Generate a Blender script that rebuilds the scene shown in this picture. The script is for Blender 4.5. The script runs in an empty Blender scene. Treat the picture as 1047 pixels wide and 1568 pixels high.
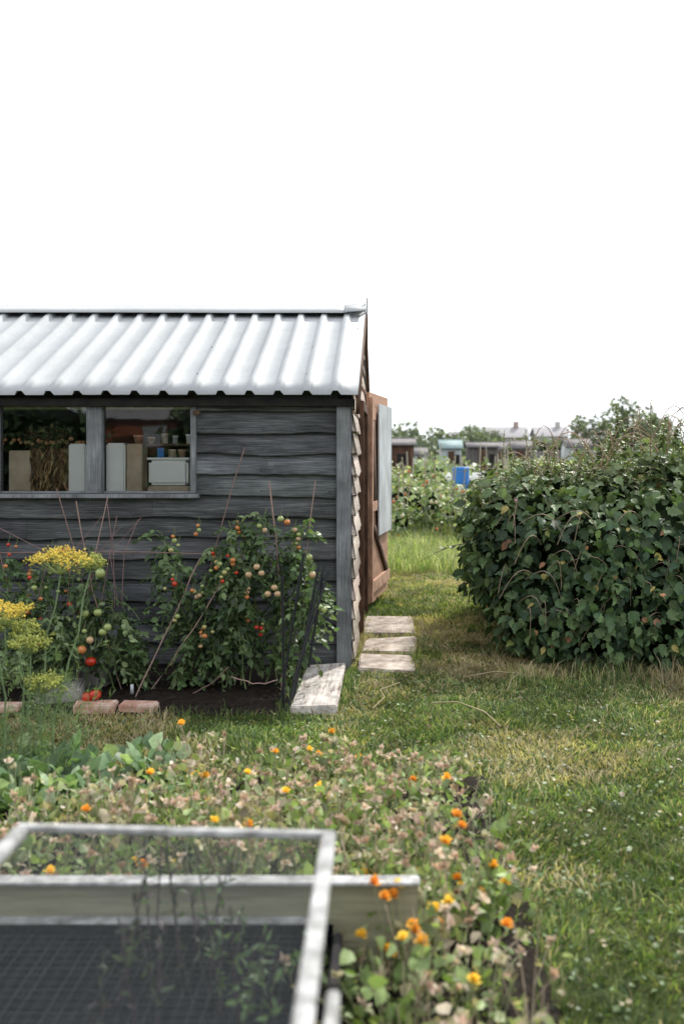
import bpy, math, numpy as np
from mathutils import Vector
R = np.random.default_rng(7)
scene = bpy.context.scene

# ------------------------------------------------------------------ materials
def newmat(name):
    m = bpy.data.materials.new(name); m.use_nodes = True
    nt = m.node_tree; b = nt.nodes['Principled BSDF']
    return m, nt, b
def N(nt, t, **kw):
    n = nt.nodes.new(t)
    for k, v in kw.items(): setattr(n, k, v)
    return n
def noise_fac(nt, scale=(1,1,1), s=5, detail=6, rough=.6):
    tc = N(nt,'ShaderNodeTexCoord'); mp = N(nt,'ShaderNodeMapping'); mp.inputs['Scale'].default_value = scale
    no = N(nt,'ShaderNodeTexNoise'); no.inputs['Scale'].default_value = s
    no.inputs['Detail'].default_value = detail; no.inputs['Roughness'].default_value = rough
    nt.links.new(tc.outputs['Object'], mp.inputs['Vector']); nt.links.new(mp.outputs['Vector'], no.inputs['Vector'])
    return no.outputs['Fac']
def ramp(nt, fac, stops):
    r = N(nt,'ShaderNodeValToRGB'); e = r.color_ramp.elements
    e[0].position, e[0].color = stops[0][0], (*stops[0][1],1)
    e[1].position, e[1].color = stops[-1][0], (*stops[-1][1],1)
    for p,c in stops[1:-1]:
        x = e.new(p); x.color = (*c,1)
    nt.links.new(fac, r.inputs['Fac']); return r.outputs['Color']
def mul(nt, a, b, fac=1.0, mode='MULTIPLY'):
    m = N(nt,'ShaderNodeMixRGB', blend_type=mode); m.inputs['Fac'].default_value = fac
    nt.links.new(a, m.inputs['Color1']); nt.links.new(b, m.inputs['Color2']); return m.outputs['Color']
def bump(nt, b, fac, strength=.4, dist=.01):
    n = N(nt,'ShaderNodeBump'); n.inputs['Strength'].default_value=strength; n.inputs['Distance'].default_value=dist
    nt.links.new(fac, n.inputs['Height']); nt.links.new(n.outputs['Normal'], b.inputs['Normal'])
def surf(name, stops, scale=(1,1,1), s=5, rough=.8, metal=0, bstr=.4, bdist=.01, attr=False, spec=.3, s2=None, lo=.62, sc2=(1,1,1)):
    m, nt, b = newmat(name)
    f = noise_fac(nt, scale, s)
    c = ramp(nt, f, stops)
    if s2:
        f2 = noise_fac(nt, sc2, s2, 4); c2 = ramp(nt, f2, [(.35,(lo,lo,lo)),(.65,(1.18,1.18,1.18))]); c = mul(nt, c, c2)
    if attr:
        a = N(nt,'ShaderNodeAttribute', attribute_name='Col'); c = mul(nt, c, a.outputs['Color'])
    nt.links.new(c, b.inputs['Base Color']); b.inputs['Roughness'].default_value = rough
    b.inputs['Metallic'].default_value = metal; b.inputs['Specular IOR Level'].default_value = spec
    bump(nt, b, f, bstr, bdist)
    return m
def leafmat(name, rough=.5, trans=.3, spec=.35, tint=(1.3,1.45,.6)):
    m, nt, b = newmat(name)
    a = N(nt,'ShaderNodeAttribute', attribute_name='Col')
    f = noise_fac(nt,(1,1,1),22,3); c2 = ramp(nt,f,[(.3,(.7,.7,.7)),(.7,(1.3,1.3,1.25))])
    c = mul(nt, a.outputs['Color'], c2)
    nt.links.new(c, b.inputs['Base Color']); b.inputs['Roughness'].default_value = rough
    b.inputs['Specular IOR Level'].default_value = spec
    t = N(nt,'ShaderNodeBsdfTranslucent'); tc = N(nt,'ShaderNodeMixRGB', blend_type='MULTIPLY'); tc.inputs['Fac'].default_value=1
    nt.links.new(c, tc.inputs['Color1']); tc.inputs['Color2'].default_value=(*tint,1)
    nt.links.new(tc.outputs['Color'], t.inputs['Color'])
    mx = N(nt,'ShaderNodeMixShader'); mx.inputs['Fac'].default_value = trans
    nt.links.new(b.outputs[0], mx.inputs[1]); nt.links.new(t.outputs[0], mx.inputs[2])
    nt.links.new(mx.outputs[0], nt.nodes['Material Output'].inputs['Surface'])
    return m
def attrmat(name, rough=.5, spec=.4):
    m, nt, b = newmat(name)
    a = N(nt,'ShaderNodeAttribute', attribute_name='Col')
    f = noise_fac(nt,(1,1,1),30,3); c2 = ramp(nt,f,[(.3,(.8,.8,.8)),(.7,(1.1,1.1,1.1))])
    nt.links.new(mul(nt,a.outputs['Color'],c2), b.inputs['Base Color'])
    b.inputs['Roughness'].default_value=rough; b.inputs['Specular IOR Level'].default_value=spec
    return m

M = {}
M['wallx'] = surf('weathered_boards', [(.3,(.045,.048,.052)),(.5,(.10,.107,.115)),(.7,(.205,.213,.222))], (1.4,48,48), 3.0, .85, attr=True, bstr=.5, bdist=.004, s2=3.2, lo=.5, sc2=(.6,1.5,1.5))
M['wally'] = surf('side_boards', [(.28,(.46,.30,.21)),(.5,(.68,.58,.5)),(.72,(.82,.78,.74))], (30,1.3,30), 3, .85, attr=True, bstr=.5, bdist=.006)
M['post'] = surf('grey_post', [(.3,(.12,.127,.135)),(.7,(.29,.30,.312))], (40,40,1.5), 3, .85, bstr=.5, bdist=.004, s2=4)
M['brownpost'] = surf('brown_frame', [(.3,(.03,.018,.012)),(.7,(.17,.09,.055))], (25,25,1.5), 3, .8, s2=5)
M['orange'] = surf('raw_timber', [(.3,(.36,.19,.12)),(.7,(.66,.42,.30))], (20,20,1.5), 3, .8, s2=6)
M['greydoor'] = surf('grey_door_panel', [(.3,(.42,.44,.46)),(.7,(.56,.58,.60))], (20,20,1.2), 3, .6, bstr=.2, s2=3, lo=.8)
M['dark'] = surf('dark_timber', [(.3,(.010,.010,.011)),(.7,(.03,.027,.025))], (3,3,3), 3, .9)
M['shadefill'] = surf('interior_shade_fill', [(.3,(.003,.004,.005)),(.7,(.008,.009,.011))], (3,3,3), 12, 1, spec=.0)  # near-black colour stands in for the shaded inside of the cold frame
M['whitewood'] = surf('weathered_white_timber', [(.33,(.16,.12,.10)),(.42,(.46,.41,.37)),(.7,(.68,.64,.60))], (12,1.0,12), 3.5, .8, s2=9)
M['cfwood'] = surf('painted_frame_timber', [(.3,(.24,.235,.225)),(.6,(.46,.46,.455))], (6,6,6), 5, .65, s2=14, bstr=.2)
M['beige'] = surf('pale_board', [(.3,(.22,.21,.14)),(.7,(.36,.35,.24))], (1.5,20,20), 3, .8)
M['conc'] = surf('paving_concrete', [(.3,(.27,.21,.17)),(.5,(.43,.36,.30)),(.7,(.55,.49,.44))], (1,1,1), 14, .9, s2=3.5)
M['brick'] = surf('worn_brick', [(.3,(.33,.15,.11)),(.5,(.5,.3,.24)),(.7,(.66,.55,.49))], (1,1,1), 16, .9)
M['stone'] = surf('stone_block', [(.3,(.12,.115,.11)),(.7,(.36,.34,.32))], (1,1,1), 12, .9, s2=5)
M['soil'] = surf('soil', [(.3,(.008,.006,.005)),(.6,(.026,.02,.016)),(.8,(.06,.047,.038))], (1,1,1), 30, .95, bstr=.9, bdist=.02, spec=.1)
M['blackmetal'] = surf('black_stake', [(.3,(.008,.009,.011)),(.7,(.02,.022,.026))], (1,1,1), 20, .45, bstr=.1)
M['whitebox'] = surf('white_plastic', [(.3,(.84,.84,.83)),(.7,(.89,.89,.88))], (1,1,1), 8, .4, bstr=.05)
M['cardboard'] = surf('cardboard', [(.3,(.42,.33,.24)),(.7,(.6,.5,.38))], (1,1,1), 8, .8, bstr=.05)
M['blue'] = surf('blue_plastic', [(.3,(.01,.13,.42)),(.7,(.03,.19,.52))], (1,1,1), 3, .4, bstr=.05)
M['leaf'] = leafmat('leaf', .45, .28)
M['bushleaf'] = leafmat('bramble_leaf', .5, .22, .32)
M['grass'] = leafmat('grass_blade', .6, .35, .2)
M['flower'] = leafmat('flower_petal', .6, .3, .2, (1.2,1.1,.9))
M['fruit'] = attrmat('fruit_skin', .22, .5)
M['attr'] = attrmat('stem_bark', .7, .25)
M['core'] = surf('core_shade_fill', [(.3,(.004,.007,.004)),(.7,(.02,.03,.014))], (1,1,1), 12, 1, spec=0)  # near-black fill that paints the shade seen through gaps in foliage
M['farwall'] = surf('far_wall', [(.3,(.34,.25,.22)),(.7,(.42,.33,.29))], (1,1,1), 3, .9)  # far house tones are paled so the colour carries distance haze
M['farroof'] = surf('far_roof', [(.3,(.26,.25,.26)),(.7,(.33,.32,.33))], (1,1,1), 3, .9)

m, nt, b = newmat('galvanised_sheet')
f = noise_fac(nt,(1,1,1),2.2,5)
c = ramp(nt,f,[(.3,(.37,.385,.395)),(.7,(.46,.475,.485))])
f3=noise_fac(nt,(1,1,1),35,4); c=mul(nt,c,ramp(nt,f3,[(.3,(.92,.92,.92)),(.6,(1,1,1))]))
nt.links.new(c,b.inputs['Base Color']); b.inputs['Metallic'].default_value=.05; b.inputs['Roughness'].default_value=.62; b.inputs['Specular IOR Level'].default_value=.25
M['roof']=m
m, nt, b = newmat('window_glass')
nt.nodes.remove(b)
tr=N(nt,'ShaderNodeBsdfTransparent'); tr.inputs[0].default_value=(.97,.98,.98,1)
gl=N(nt,'ShaderNodeBsdfGlossy'); gl.inputs['Roughness'].default_value=.015
nz=noise_fac(nt,(1,1,1),1.6,2); bp=N(nt,'ShaderNodeBump'); bp.inputs['Strength'].default_value=.06; bp.inputs['Distance'].default_value=.02
nt.links.new(nz,bp.inputs['Height']); nt.links.new(bp.outputs[0],gl.inputs['Normal'])
fr=N(nt,'ShaderNodeFresnel'); fr.inputs['IOR'].default_value=1.6
mx=N(nt,'ShaderNodeMixShader'); nt.links.new(fr.outputs[0],mx.inputs[0]); nt.links.new(tr.outputs[0],mx.inputs[1]); nt.links.new(gl.outputs[0],mx.inputs[2])
nt.links.new(mx.outputs[0],nt.nodes['Material Output'].inputs['Surface']); M['glass']=m
m, nt, b = newmat('ground_turf')
f=noise_fac(nt,(1,1,1),1.3,8,.65); c1=ramp(nt,f,[(.3,(.04,.055,.022)),(.5,(.08,.095,.037)),(.7,(.15,.135,.075))])
f2=noise_fac(nt,(1,1,1),60,4); c2=ramp(nt,f2,[(.3,(.5,.5,.5)),(.7,(1.3,1.3,1.2))])
nt.links.new(mul(nt,c1,c2),b.inputs['Base Color']); b.inputs['Roughness'].default_value=1; b.inputs['Specular IOR Level'].default_value=.05
bump(nt,b,f2,.7,.02); M['ground']=m

# ------------------------------------------------------------------ helpers
def link(o, parent=None):
    scene.collection.objects.link(o)
    if parent is not None: o.parent = parent
    return o
def empty(name, loc=(0,0,0)):
    e = bpy.data.objects.new(name, None); e.empty_display_size=.2; scene.collection.objects.link(e); return e

class MB:
    def __init__(s): s.V=[]; s.F=[]; s.C=[]; s.n=0
    def add(s, v, f, c):
        v=np.asarray(v,float).reshape(-1,3); f=np.asarray(f,int).reshape(-1,3)
        c=np.asarray(c,float)
        if c.ndim==1: c=np.tile(c,(len(v),1))
        s.V.append(v); s.F.append(f+s.n); s.C.append(c); s.n+=len(v)
    def tube(s, pts, r, c, k=5):
        pts=np.asarray(pts,float); n=len(pts); r=np.broadcast_to(r,(n,)) if np.ndim(r)==0 else np.asarray(r)
        d=np.gradient(pts,axis=0); d/=np.linalg.norm(d,axis=1,keepdims=True)+1e-9
        up=np.tile([.31,.17,.93],(n,1)); up[np.abs((d*up).sum(1))>.9]=[.9,.3,.1]
        a=np.cross(d,up); a/=np.linalg.norm(a,axis=1,keepdims=True); b=np.cross(d,a)
        t=np.arange(k)/k*2*np.pi
        v=(pts[:,None]+r[:,None,None]*(a[:,None]*np.cos(t)[None,:,None]+b[:,None]*np.sin(t)[None,:,None])).reshape(-1,3)
        f=[]
        for i in range(n-1):
            for j in range(k):
                p=i*k+j; q=i*k+(j+1)%k
                f+= [(p,q,p+k),(q,q+k,p+k)]
        s.add(v,f,c)
    def sph(s, c0, r, col, sc=(1,1,1), nu=10, nv=7):
        v=[];f=[]
        for i in range(nv+1):
            th=np.pi*i/nv
            for j in range(nu):
                ph=2*np.pi*j/nu; v.append((np.sin(th)*np.cos(ph),np.sin(th)*np.sin(ph),np.cos(th)))
        for i in range(nv):
            for j in range(nu):
                a=i*nu+j;b=i*nu+(j+1)%nu; f+=[(a,a+nu,b),(b,a+nu,b+nu)]
        s.add(np.array(v)*r*np.array(sc)+np.array(c0),f,col)
    def boxm(s,x0,x1,y0,y1,z0,z1,c):
        v=[(x,y,z) for x in(x0,x1) for y in(y0,y1) for z in(z0,z1)]
        f=[(0,1,3),(0,3,2),(4,6,7),(4,7,5),(0,4,5),(0,5,1),(2,3,7),(2,7,6),(0,2,6),(0,6,4),(1,5,7),(1,7,3)]
        s.add(v,f,c)
    def leaves(s,P,D,Nn,S,C,T,W=1.0):
        tv,tf=T; n=len(P)
        if n==0: return
        P=np.asarray(P,float);D=np.asarray(D,float);Nn=np.asarray(Nn,float)
        D=D/(np.linalg.norm(D,axis=1,keepdims=True)+1e-9)
        X=np.cross(D,Nn); X/=np.linalg.norm(X,axis=1,keepdims=True)+1e-9; Z=np.cross(X,D)
        S=np.broadcast_to(S,(n,)); W=np.broadcast_to(W,(n,))
        v=P[:,None]+S[:,None,None]*(tv[None,:,0,None]*W[:,None,None]*X[:,None]+tv[None,:,1,None]*D[:,None]+tv[None,:,2,None]*Z[:,None])
        f=(tf[None]+np.arange(n)[:,None,None]*len(tv)).reshape(-1,3)
        C=np.asarray(C,float)
        if C.ndim==1: C=np.tile(C,(n,1))
        s.add(v.reshape(-1,3),f,np.repeat(C,len(tv),axis=0))
    def build(s,name,mat,parent=None,smooth=False):
        V=np.concatenate(s.V);F=np.concatenate(s.F);C=np.concatenate(s.C)
        me=bpy.data.meshes.new(name)
        me.vertices.add(len(V)); me.vertices.foreach_set('co',V.astype(np.float32).ravel())
        me.loops.add(len(F)*3); me.loops.foreach_set('vertex_index',F.astype(np.int32).ravel())
        me.polygons.add(len(F)); me.polygons.foreach_set('loop_start',(np.arange(len(F))*3).astype(np.int32))
        me.update(calc_edges=True); me.validate()
        ca=me.color_attributes.new(name='Col',type='FLOAT_COLOR',domain='POINT')
        if len(ca.data)==len(C):
            ca.data.foreach_set('color',np.concatenate([np.clip(C,0,1.5),np.ones((len(C),1))],1).astype(np.float32).ravel())
        if smooth: me.polygons.foreach_set('use_smooth',np.ones(len(me.polygons),bool))
        me.materials.append(mat)
        return link(bpy.data.objects.new(name,me),parent)

def box(name,x0,x1,y0,y1,z0,z1,mat,parent=None,bev=.004,rot=None,jit=0):
    import bmesh
    me=bpy.data.meshes.new(name); bm=bmesh.new(); bmesh.ops.create_cube(bm,size=1)
    for v in bm.verts:
        v.co=Vector((v.co.x*(x1-x0),v.co.y*(y1-y0),v.co.z*(z1-z0)))
        if jit: v.co+=Vector(R.normal(0,jit,3))
    if bev: bmesh.ops.bevel(bm,geom=list(bm.edges),offset=bev,segments=2,affect='EDGES')
    bm.to_mesh(me); bm.free(); me.materials.append(mat)
    o=bpy.data.objects.new(name,me); o.location=((x0+x1)/2,(y0+y1)/2,(z0+z1)/2)
    if rot: o.rotation_euler=rot
    return link(o,parent)

LAT=R.random((64,256,256))
def vn(x,y,s=0):
    L=LAT[s%64]; xi=np.floor(x).astype(int); yi=np.floor(y).astype(int); fx=x-xi; fy=y-yi
    fx=fx*fx*(3-2*fx); fy=fy*fy*(3-2*fy)
    g=lambda a,b:L[a%256,b%256]
    return (g(xi,yi)*(1-fx)+g(xi+1,yi)*fx)*(1-fy)+(g(xi,yi+1)*(1-fx)+g(xi+1,yi+1)*fx)*fy
def fbm(x,y,s=0): return .5*vn(x,y,s)+.3*vn(x*2.1,y*2.1,s+1)+.2*vn(x*4.3,y*4.3,s+2)

def tmpl(w=.34,curl=.14,fold=.09):
    v=np.array([(0,0,0),(0,.35,-.02),(0,.72,-.03),(0,1,-curl),(-w,.3,fold),(-w*.78,.66,fold*.5),(w,.3,fold),(w*.78,.66,fold*.5)],float)
    f=np.array([(0,1,4),(0,6,1),(1,5,4),(1,2,5),(1,7,2),(1,6,7),(2,3,5),(2,7,3)])
    return v,f
LEAF=tmpl(); NARROW=tmpl(.16,.2,.04); ROUND=tmpl(.46,.1,.08)
def serr(k=1.0):
    m=[(0,0,0),(0,.5,-.03),(0,1,-.2)]
    l=[(-.28*k,.08,.05),(-.24*k,.2,.05),(-.4*k,.33,.07),(-.3*k,.45,.05),(-.33*k,.62,.03),(-.18*k,.7,.02),(-.14*k,.86,-.05)]
    r=[(-a,b,c) for a,b,c in l]
    v=m+l+r; f=[]
    ch=[0]+[3+i for i in range(7)]+[2]; cr=[0]+[10+i for i in range(7)]+[2]
    for i in range(len(ch)-1):
        f.append((ch[i+1],ch[i],1)); f.append((cr[i],cr[i+1],1))
    return np.array(v,float),np.array(f)
SERR=serr()
PETAL=(np.array([(-.2,0,0),(.2,0,0),(.35,.9,.1),(-.35,.9,.1)],float),np.array([(0,1,2),(0,2,3)]))

def rnd(n,a,b): return R.uniform(a,b,n)
def unit(n):
    v=R.normal(size=(n,3)); return v/np.linalg.norm(v,axis=1,keepdims=True)
def pal(n,cols,var=.25):
    cols=np.array(cols); c=cols[R.integers(0,len(cols),n)]
    return c*(1+R.normal(0,var,(n,1))).clip(.4,1.8)

def blob_leaves(mb,blobs,dens,size,cols,T=LEAF,droop=.6,inner=.82,zmin=.02,lump=.12,cut=.72,zt=None):
    for bi,(cx,cy,cz,rx,ry,rz) in enumerate(blobs):
        area=4*np.pi*(((rx*ry)**1.6+(rx*rz)**1.6+(ry*rz)**1.6)/3)**(1/1.6)
        n=int(area*dens); u=unit(n)
        lum=1+lump*(fbm(u[:,0]*3+bi*7+9,u[:,2]*3+u[:,1]*2+20,bi)-.45)*3
        k=rnd(n,inner,1.06)*lum
        P=np.array([cx,cy,cz])+u*np.array([rx,ry,rz])*k[:,None]
        nr=u/np.array([rx,ry,rz]); nr/=np.linalg.norm(nr,axis=1,keepdims=True)
        keep=P[:,2]>zmin
        for bj,(a,b,c,d,e,f) in enumerate(blobs):
            if bj!=bi: keep&=(((P-np.array([a,b,c]))/np.array([d,e,f]))**2).sum(1)>cut
        P=P[keep];nr=nr[keep];k=k[keep]; n=len(P)
        if n==0: continue
        Nn=nr+unit(n)*.6+np.array([0,0,.35]); D=unit(n)*.8+np.array([0,0,-droop])+nr*.5
        C=pal(n,cols)
        if zt is not None:   # younger, paler growth towards the top
            h=np.clip((P[:,2]-zt)/.45,0,1)*.85; C=C*(1-h[:,None])+pal(n,[(.16,.21,.10),(.22,.27,.14),(.12,.17,.08)])*h[:,None]
        cl=fbm(P[:,0]*2.3+40,P[:,2]*2.3+P[:,1]+40,5)
        C*= (.55+.95*cl)[:,None]
        s=size*rnd(n,.45,1.3)
        mb.leaves(P,D,Nn,s,C,T)
def core(mb,blobs,sc=.78,col=(.02,.03,.012)):  # solid dark ellipsoids added behind the leaves to block light
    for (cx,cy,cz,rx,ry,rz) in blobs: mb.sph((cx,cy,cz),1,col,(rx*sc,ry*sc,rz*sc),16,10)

# ------------------------------------------------------------------ world + sun + camera
w=bpy.data.worlds.new('World'); scene.world=w; w.use_nodes=True; nt=w.node_tree
bg=nt.nodes['Background']; sky=nt.nodes.new('ShaderNodeTexSky'); sky.sky_type='NISHITA'; sky.sun_disc=False
SE,SA=math.radians(44),math.radians(28)
sky.sun_elevation=SE; sky.sun_rotation=SA; sky.dust_density=4; sky.air_density=1
hs=nt.nodes.new('ShaderNodeHueSaturation'); hs.inputs['Saturation'].default_value=.2
mx=nt.nodes.new('ShaderNodeMixRGB'); mx.inputs['Fac'].default_value=.8; mx.inputs['Color2'].default_value=(10.5,10.9,11.5,1)
nt.links.new(sky.outputs[0],hs.inputs['Color']); nt.links.new(hs.outputs[0],mx.inputs['Color1']); nt.links.new(mx.outputs[0],bg.inputs['Color'])
bg.inputs['Strength'].default_value=.15
sl=bpy.data.lights.new('sun','SUN'); sl.energy=4.2; sl.angle=math.radians(3); sl.color=(1,.96,.88)
so=bpy.data.objects.new('sun',sl); link(so)
sd=Vector((math.sin(SA)*math.cos(SE),math.cos(SA)*math.cos(SE),math.sin(SE)))
so.rotation_euler=sd.to_track_quat('Z','Y').to_euler(); so.location=(8,12,15)
cam=bpy.data.cameras.new('camera'); co=bpy.data.objects.new('camera',cam); link(co)
co.location=(0,0,1.6); co.rotation_euler=(math.radians(90),0,0)
cam.sensor_fit='VERTICAL'; cam.sensor_height=36; cam.sensor_width=24; cam.lens=35
cam.shift_x=-.049; cam.shift_y=-.06; cam.clip_start=.05; cam.clip_end=3000
cam.dof.use_dof=True; cam.dof.focus_distance=7.2; cam.dof.aperture_fstop=1.9
scene.camera=co
scene.view_settings.view_transform='Standard'; scene.view_settings.look='None'; scene.view_settings.exposure=0

# ------------------------------------------------------------------ ground
me=bpy.data.meshes.new('ground'); s=900
me.from_pydata([(-s,-s,0),(s,-s,0),(s,s,0),(-s,s,0)],[],[(0,1,2,3)]); me.materials.append(M['ground'])
link(bpy.data.objects.new('ground',me))
def soilbed(name,x0,x1,y0,y1,step=.03,h=.035):
    xs=np.arange(x0,x1+step/2,step); ys=np.arange(y0,y1+step/2,step); X,Y=np.meshgrid(xs,ys,indexing='ij')
    e=np.minimum(np.minimum(X-x0,x1-X),np.minimum(Y-y0,y1-Y)).clip(0,.15)/.15
    Z=.006+e*(.012+h*(fbm(X*6,Y*6,3)+.6*vn(X*22,Y*22,9)))
    X=X+(vn(X*4,Y*4,11)-.5)*.06; Y=Y+(vn(X*4+50,Y*4,12)-.5)*.06
    nx,ny=X.shape; v=np.stack([X,Y,Z],-1).reshape(-1,3)
    i,j=np.meshgrid(np.arange(nx-1),np.arange(ny-1),indexing='ij'); a=(i*ny+j).ravel()
    f=np.concatenate([np.stack([a,a+ny,a+1],1),np.stack([a+1,a+ny,a+ny+1],1)])
    mb=MB(); mb.add(v,f,(1,1,1))
    for _ in range(int((x1-x0)*(y1-y0)*60)):
        mb.sph((R.uniform(x0+.08,x1-.08),R.uniform(y0+.08,y1-.08),.035),R.uniform(.008,.022),(1,1,1),(1,R.uniform(.6,1),.7),6,4)
    return mb.build(name,M['soil'])
soilbed('soil_bed',-4.4,-.64,5.97,7.28)
soilbed('flower_bed_soil',-3.2,.46,1.2,4.85)

# ------------------------------------------------------------------ shed
shed=empty('garden_shed')
XR,XL,YF,YB=-.30,-4.6,7.3,10.9
mb=MB()
def lap(mb,a0,a1,z0,axis,base,sgn,exp=.153,jag=.009,out=.055,grow=(.66,1.4)):
    n=max(2,int((a1-a0)/.04)); t=np.linspace(a0,a1,n+1); k=R.integers(0,60)
    seed=R.uniform(0,200)
    wob=(vn(t*2.2+seed,t*0+3,k)-.5)*jag*3+(vn(t*14+seed,t*0+8,k)-.5)*jag
    tilt=R.normal(0,.004)*(t-t.mean())/(a1-a0+.01)*2
    zb=z0+wob+tilt; zt=np.full_like(t,z0+exp+.025)
    ob=out+(vn(t*5+seed,t*0,k)-.5)*.012
    o=base+sgn*ob; o2=base+sgn*(ob-.006); oi=np.full_like(t,base+sgn*.004); ot=np.full_like(t,base+sgn*.005)
    def mk(a,off,z): return np.stack([a,off,z],1) if axis=='x' else np.stack([off,a,z],1)
    rows=[mk(t,ot,zt),mk(t,o,zb+.010),mk(t,o2,zb),mk(t,oi,zb+.012)]
    v=np.concatenate(rows); m=n+1; f=[]
    for r in range(3):
        for i in range(n):
            p=r*m+i; f+=[(p,p+m,p+1),(p+1,p+m,p+m+1)]
    f+=[(0,m,3*m),(n,m+n,3*m+n)]
    g=R.uniform(*grow); c=np.array([g*R.uniform(.97,1.06),g,g*R.uniform(.95,1.04)])
    mb.add(v,f,c)
for i in range(13):
    z0=.04+i*.153
    if z0<1.2:
        cut=R.uniform(-3.2,-1.2); lap(mb,XL,cut-.002,z0,'x',YF,-1); lap(mb,cut,-.4,z0,'x',YF,-1)
    else:
        lap(mb,-1.43,-.4,z0,'x',YF,-1); lap(mb,XL,-4.35,z0,'x',YF,-1)
mb.build('front_weatherboards',M['wallx'],shed)
mb=MB()
for i in range(12):
    z=.04+i*.153+.035
    for x in (-.46,-.95,-1.38,-1.9,-2.4,-2.9,-3.4):
        if z>1.25 and x<-1.4: continue
        yy=YF-.055*(1-.025/.178*1.0)
        mb.sph((x+R.normal(0,.01),yy-.001,z+R.normal(0,.004)),.0045,(.02,.018,.018),(1,.5,1),6,4)
mb.build('nail_heads',M['attr'],shed)
mb=MB(); DO0,DO1=8.42,9.58
for i in range(18):
    z0=.04+i*.153; zt=z0+.153
    if z0<1.99:
        lap(mb,YF+.012,DO0-.06,z0+R.normal(0,.008),'y',XR,1,out=R.uniform(.026,.042)); lap(mb,DO1+.06,YB,z0,'y',XR,1,out=.04)
    else:
        h=max(0,(2.87-zt)/(.87/1.9)); 
        if h>.1: lap(mb,9.1-h,9.1+h,z0,'y',XR,1,out=.035)
mb.build('side_weatherboards',M['wally'],shed)
mb=MB()
def dk(a,b,c,d,e,f): mb.boxm(a,b,c,d,e,f,(1,1,1))
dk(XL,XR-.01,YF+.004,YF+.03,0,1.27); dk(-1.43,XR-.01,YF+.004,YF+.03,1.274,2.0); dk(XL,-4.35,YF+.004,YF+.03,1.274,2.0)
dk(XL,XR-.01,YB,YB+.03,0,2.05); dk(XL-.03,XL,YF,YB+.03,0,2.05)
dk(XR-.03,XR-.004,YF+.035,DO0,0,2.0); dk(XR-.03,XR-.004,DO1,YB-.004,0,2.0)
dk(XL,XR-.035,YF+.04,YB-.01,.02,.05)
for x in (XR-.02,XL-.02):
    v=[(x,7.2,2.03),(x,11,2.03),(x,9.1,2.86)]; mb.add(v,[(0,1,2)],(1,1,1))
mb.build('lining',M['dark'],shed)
box('corner_post',-.405,-.300,7.225,7.308,.0,1.97,M['post'],shed,.006)
box('eaves_shade_strip',XL-.05,-.27,7.19,7.225,1.92,1.975,M['dark'],shed)  # near-black strip standing in for shade on the wall under the eaves
box('door_jamb_near',-.30,-.238,DO0-.06,DO0,0,2.02,M['brownpost'],shed)
box('door_jamb_far',-.30,-.235,DO1,DO1+.06,0,2.02,M['brownpost'],shed)
box('door_head',-.30,-.237,DO0,DO1,1.94,2.02,M['brownpost'],shed)
box('window_sill',-4.36,-1.40,7.20,7.34,1.255,1.285,M['post'],shed)
box('window_head',-4.36,-1.42,7.25,7.31,1.93,1.99,M['dark'],shed)
for nme,a,b in (('window_post_right',-1.465,-1.425),('window_mullion',-2.22,-2.108),('window_post_mid',-2.9,-2.86),('window_mullion_left',-3.65,-3.55),('window_post_left',-4.36,-4.3)):
    box(nme,a,b,7.23,7.33,1.288,1.928,M['post'],shed)
for i,(a,b) in enumerate(((-2.107,-1.466),(-2.859,-2.221),(-3.549,-2.901),(-4.3,-3.651))):
    box('window_pane_%d'%(i+1),a,b,7.285,7.289,1.288,1.928,M['glass'],shed,0)
    box('pane_rail_%d'%(i+1),a,b,7.268,7.30,1.288,1.303,M['post'],shed,.002)
box('catch_upper',-1.44,-1.39,7.205,7.228,1.86,1.89,M['brownpost'],shed)
box('shelf',-4.3,-1.2,7.33,7.75,1.26,1.285,M['dark'],shed)
box('white_panel',-2.375,-2.245,7.31,7.34,1.285,1.65,M['whitebox'],shed,.01)
box('white_container',-2.10,-1.96,7.31,7.48,1.285,1.655,M['whitebox'],shed,.012)
box('carton',-1.952,-1.84,7.33,7.50,1.285,1.65,M['cardboard'],shed,.006)
box('storage_tub',-1.79,-1.50,7.315,7.50,1.345,1.53,M['whitebox'],shed,.02)
box('tub_lid',-1.8,-1.49,7.31,7.51,1.532,1.548,M['whitebox'],shed,.004)
box('tub_base',-1.80,-1.49,7.33,7.54,1.285,1.338,M['cardboard'],shed,.01)
box('mug_shelf',-2.0,-1.47,7.36,7.50,1.635,1.650,M['brownpost'],shed,.003)
def pot(name,x,y,z,r0,r1,h,mat):
    e=MB(); k=18; pr=[(0,0),(r0,0),(r1*.97,h*.75),(r1*1.08,h*.76),(r1*1.1,h),(r1*.95,h),(r1*.9,h*.7),(0,h*.65)]
    v=[(x+r*math.cos(j*6.2832/k),y+r*math.sin(j*6.2832/k),z+q) for r,q in pr for j in range(k)]; f=[]
    for i in range(len(pr)-1):
        for j in range(k):
            a=i*k+j;b=i*k+(j+1)%k; f+=[(a,b,a+k),(b,b+k,a+k)]
    e.add(v,f,(1,1,1)); e.build(name,mat,shed,False)
pot('white_mug',-1.50,7.38,1.651,.022,.026,.07,M['whitebox'])
pot('plant_pot',-1.89,7.42,1.651,.022,.034,.065,M['orange']); pot('plant_pot_small',-1.79,7.40,1.651,.018,.028,.05,M['brick'])
pot('jar',-1.69,7.42,1.651,.024,.024,.075,M['cardboard']); pot('jam_jar',-1.61,7.4,1.651,.02,.02,.06,M['greydoor'])
pot('small_tin',-1.63,7.39,1.549,.028,.028,.06,M['cardboard']); pot('flower_pot',-1.56,7.41,1.549,.02,.03,.06,M['orange'])
box('seed_packet',-1.74,-1.69,7.38,7.39,1.55,1.62,M['blue'],shed,.002)
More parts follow.
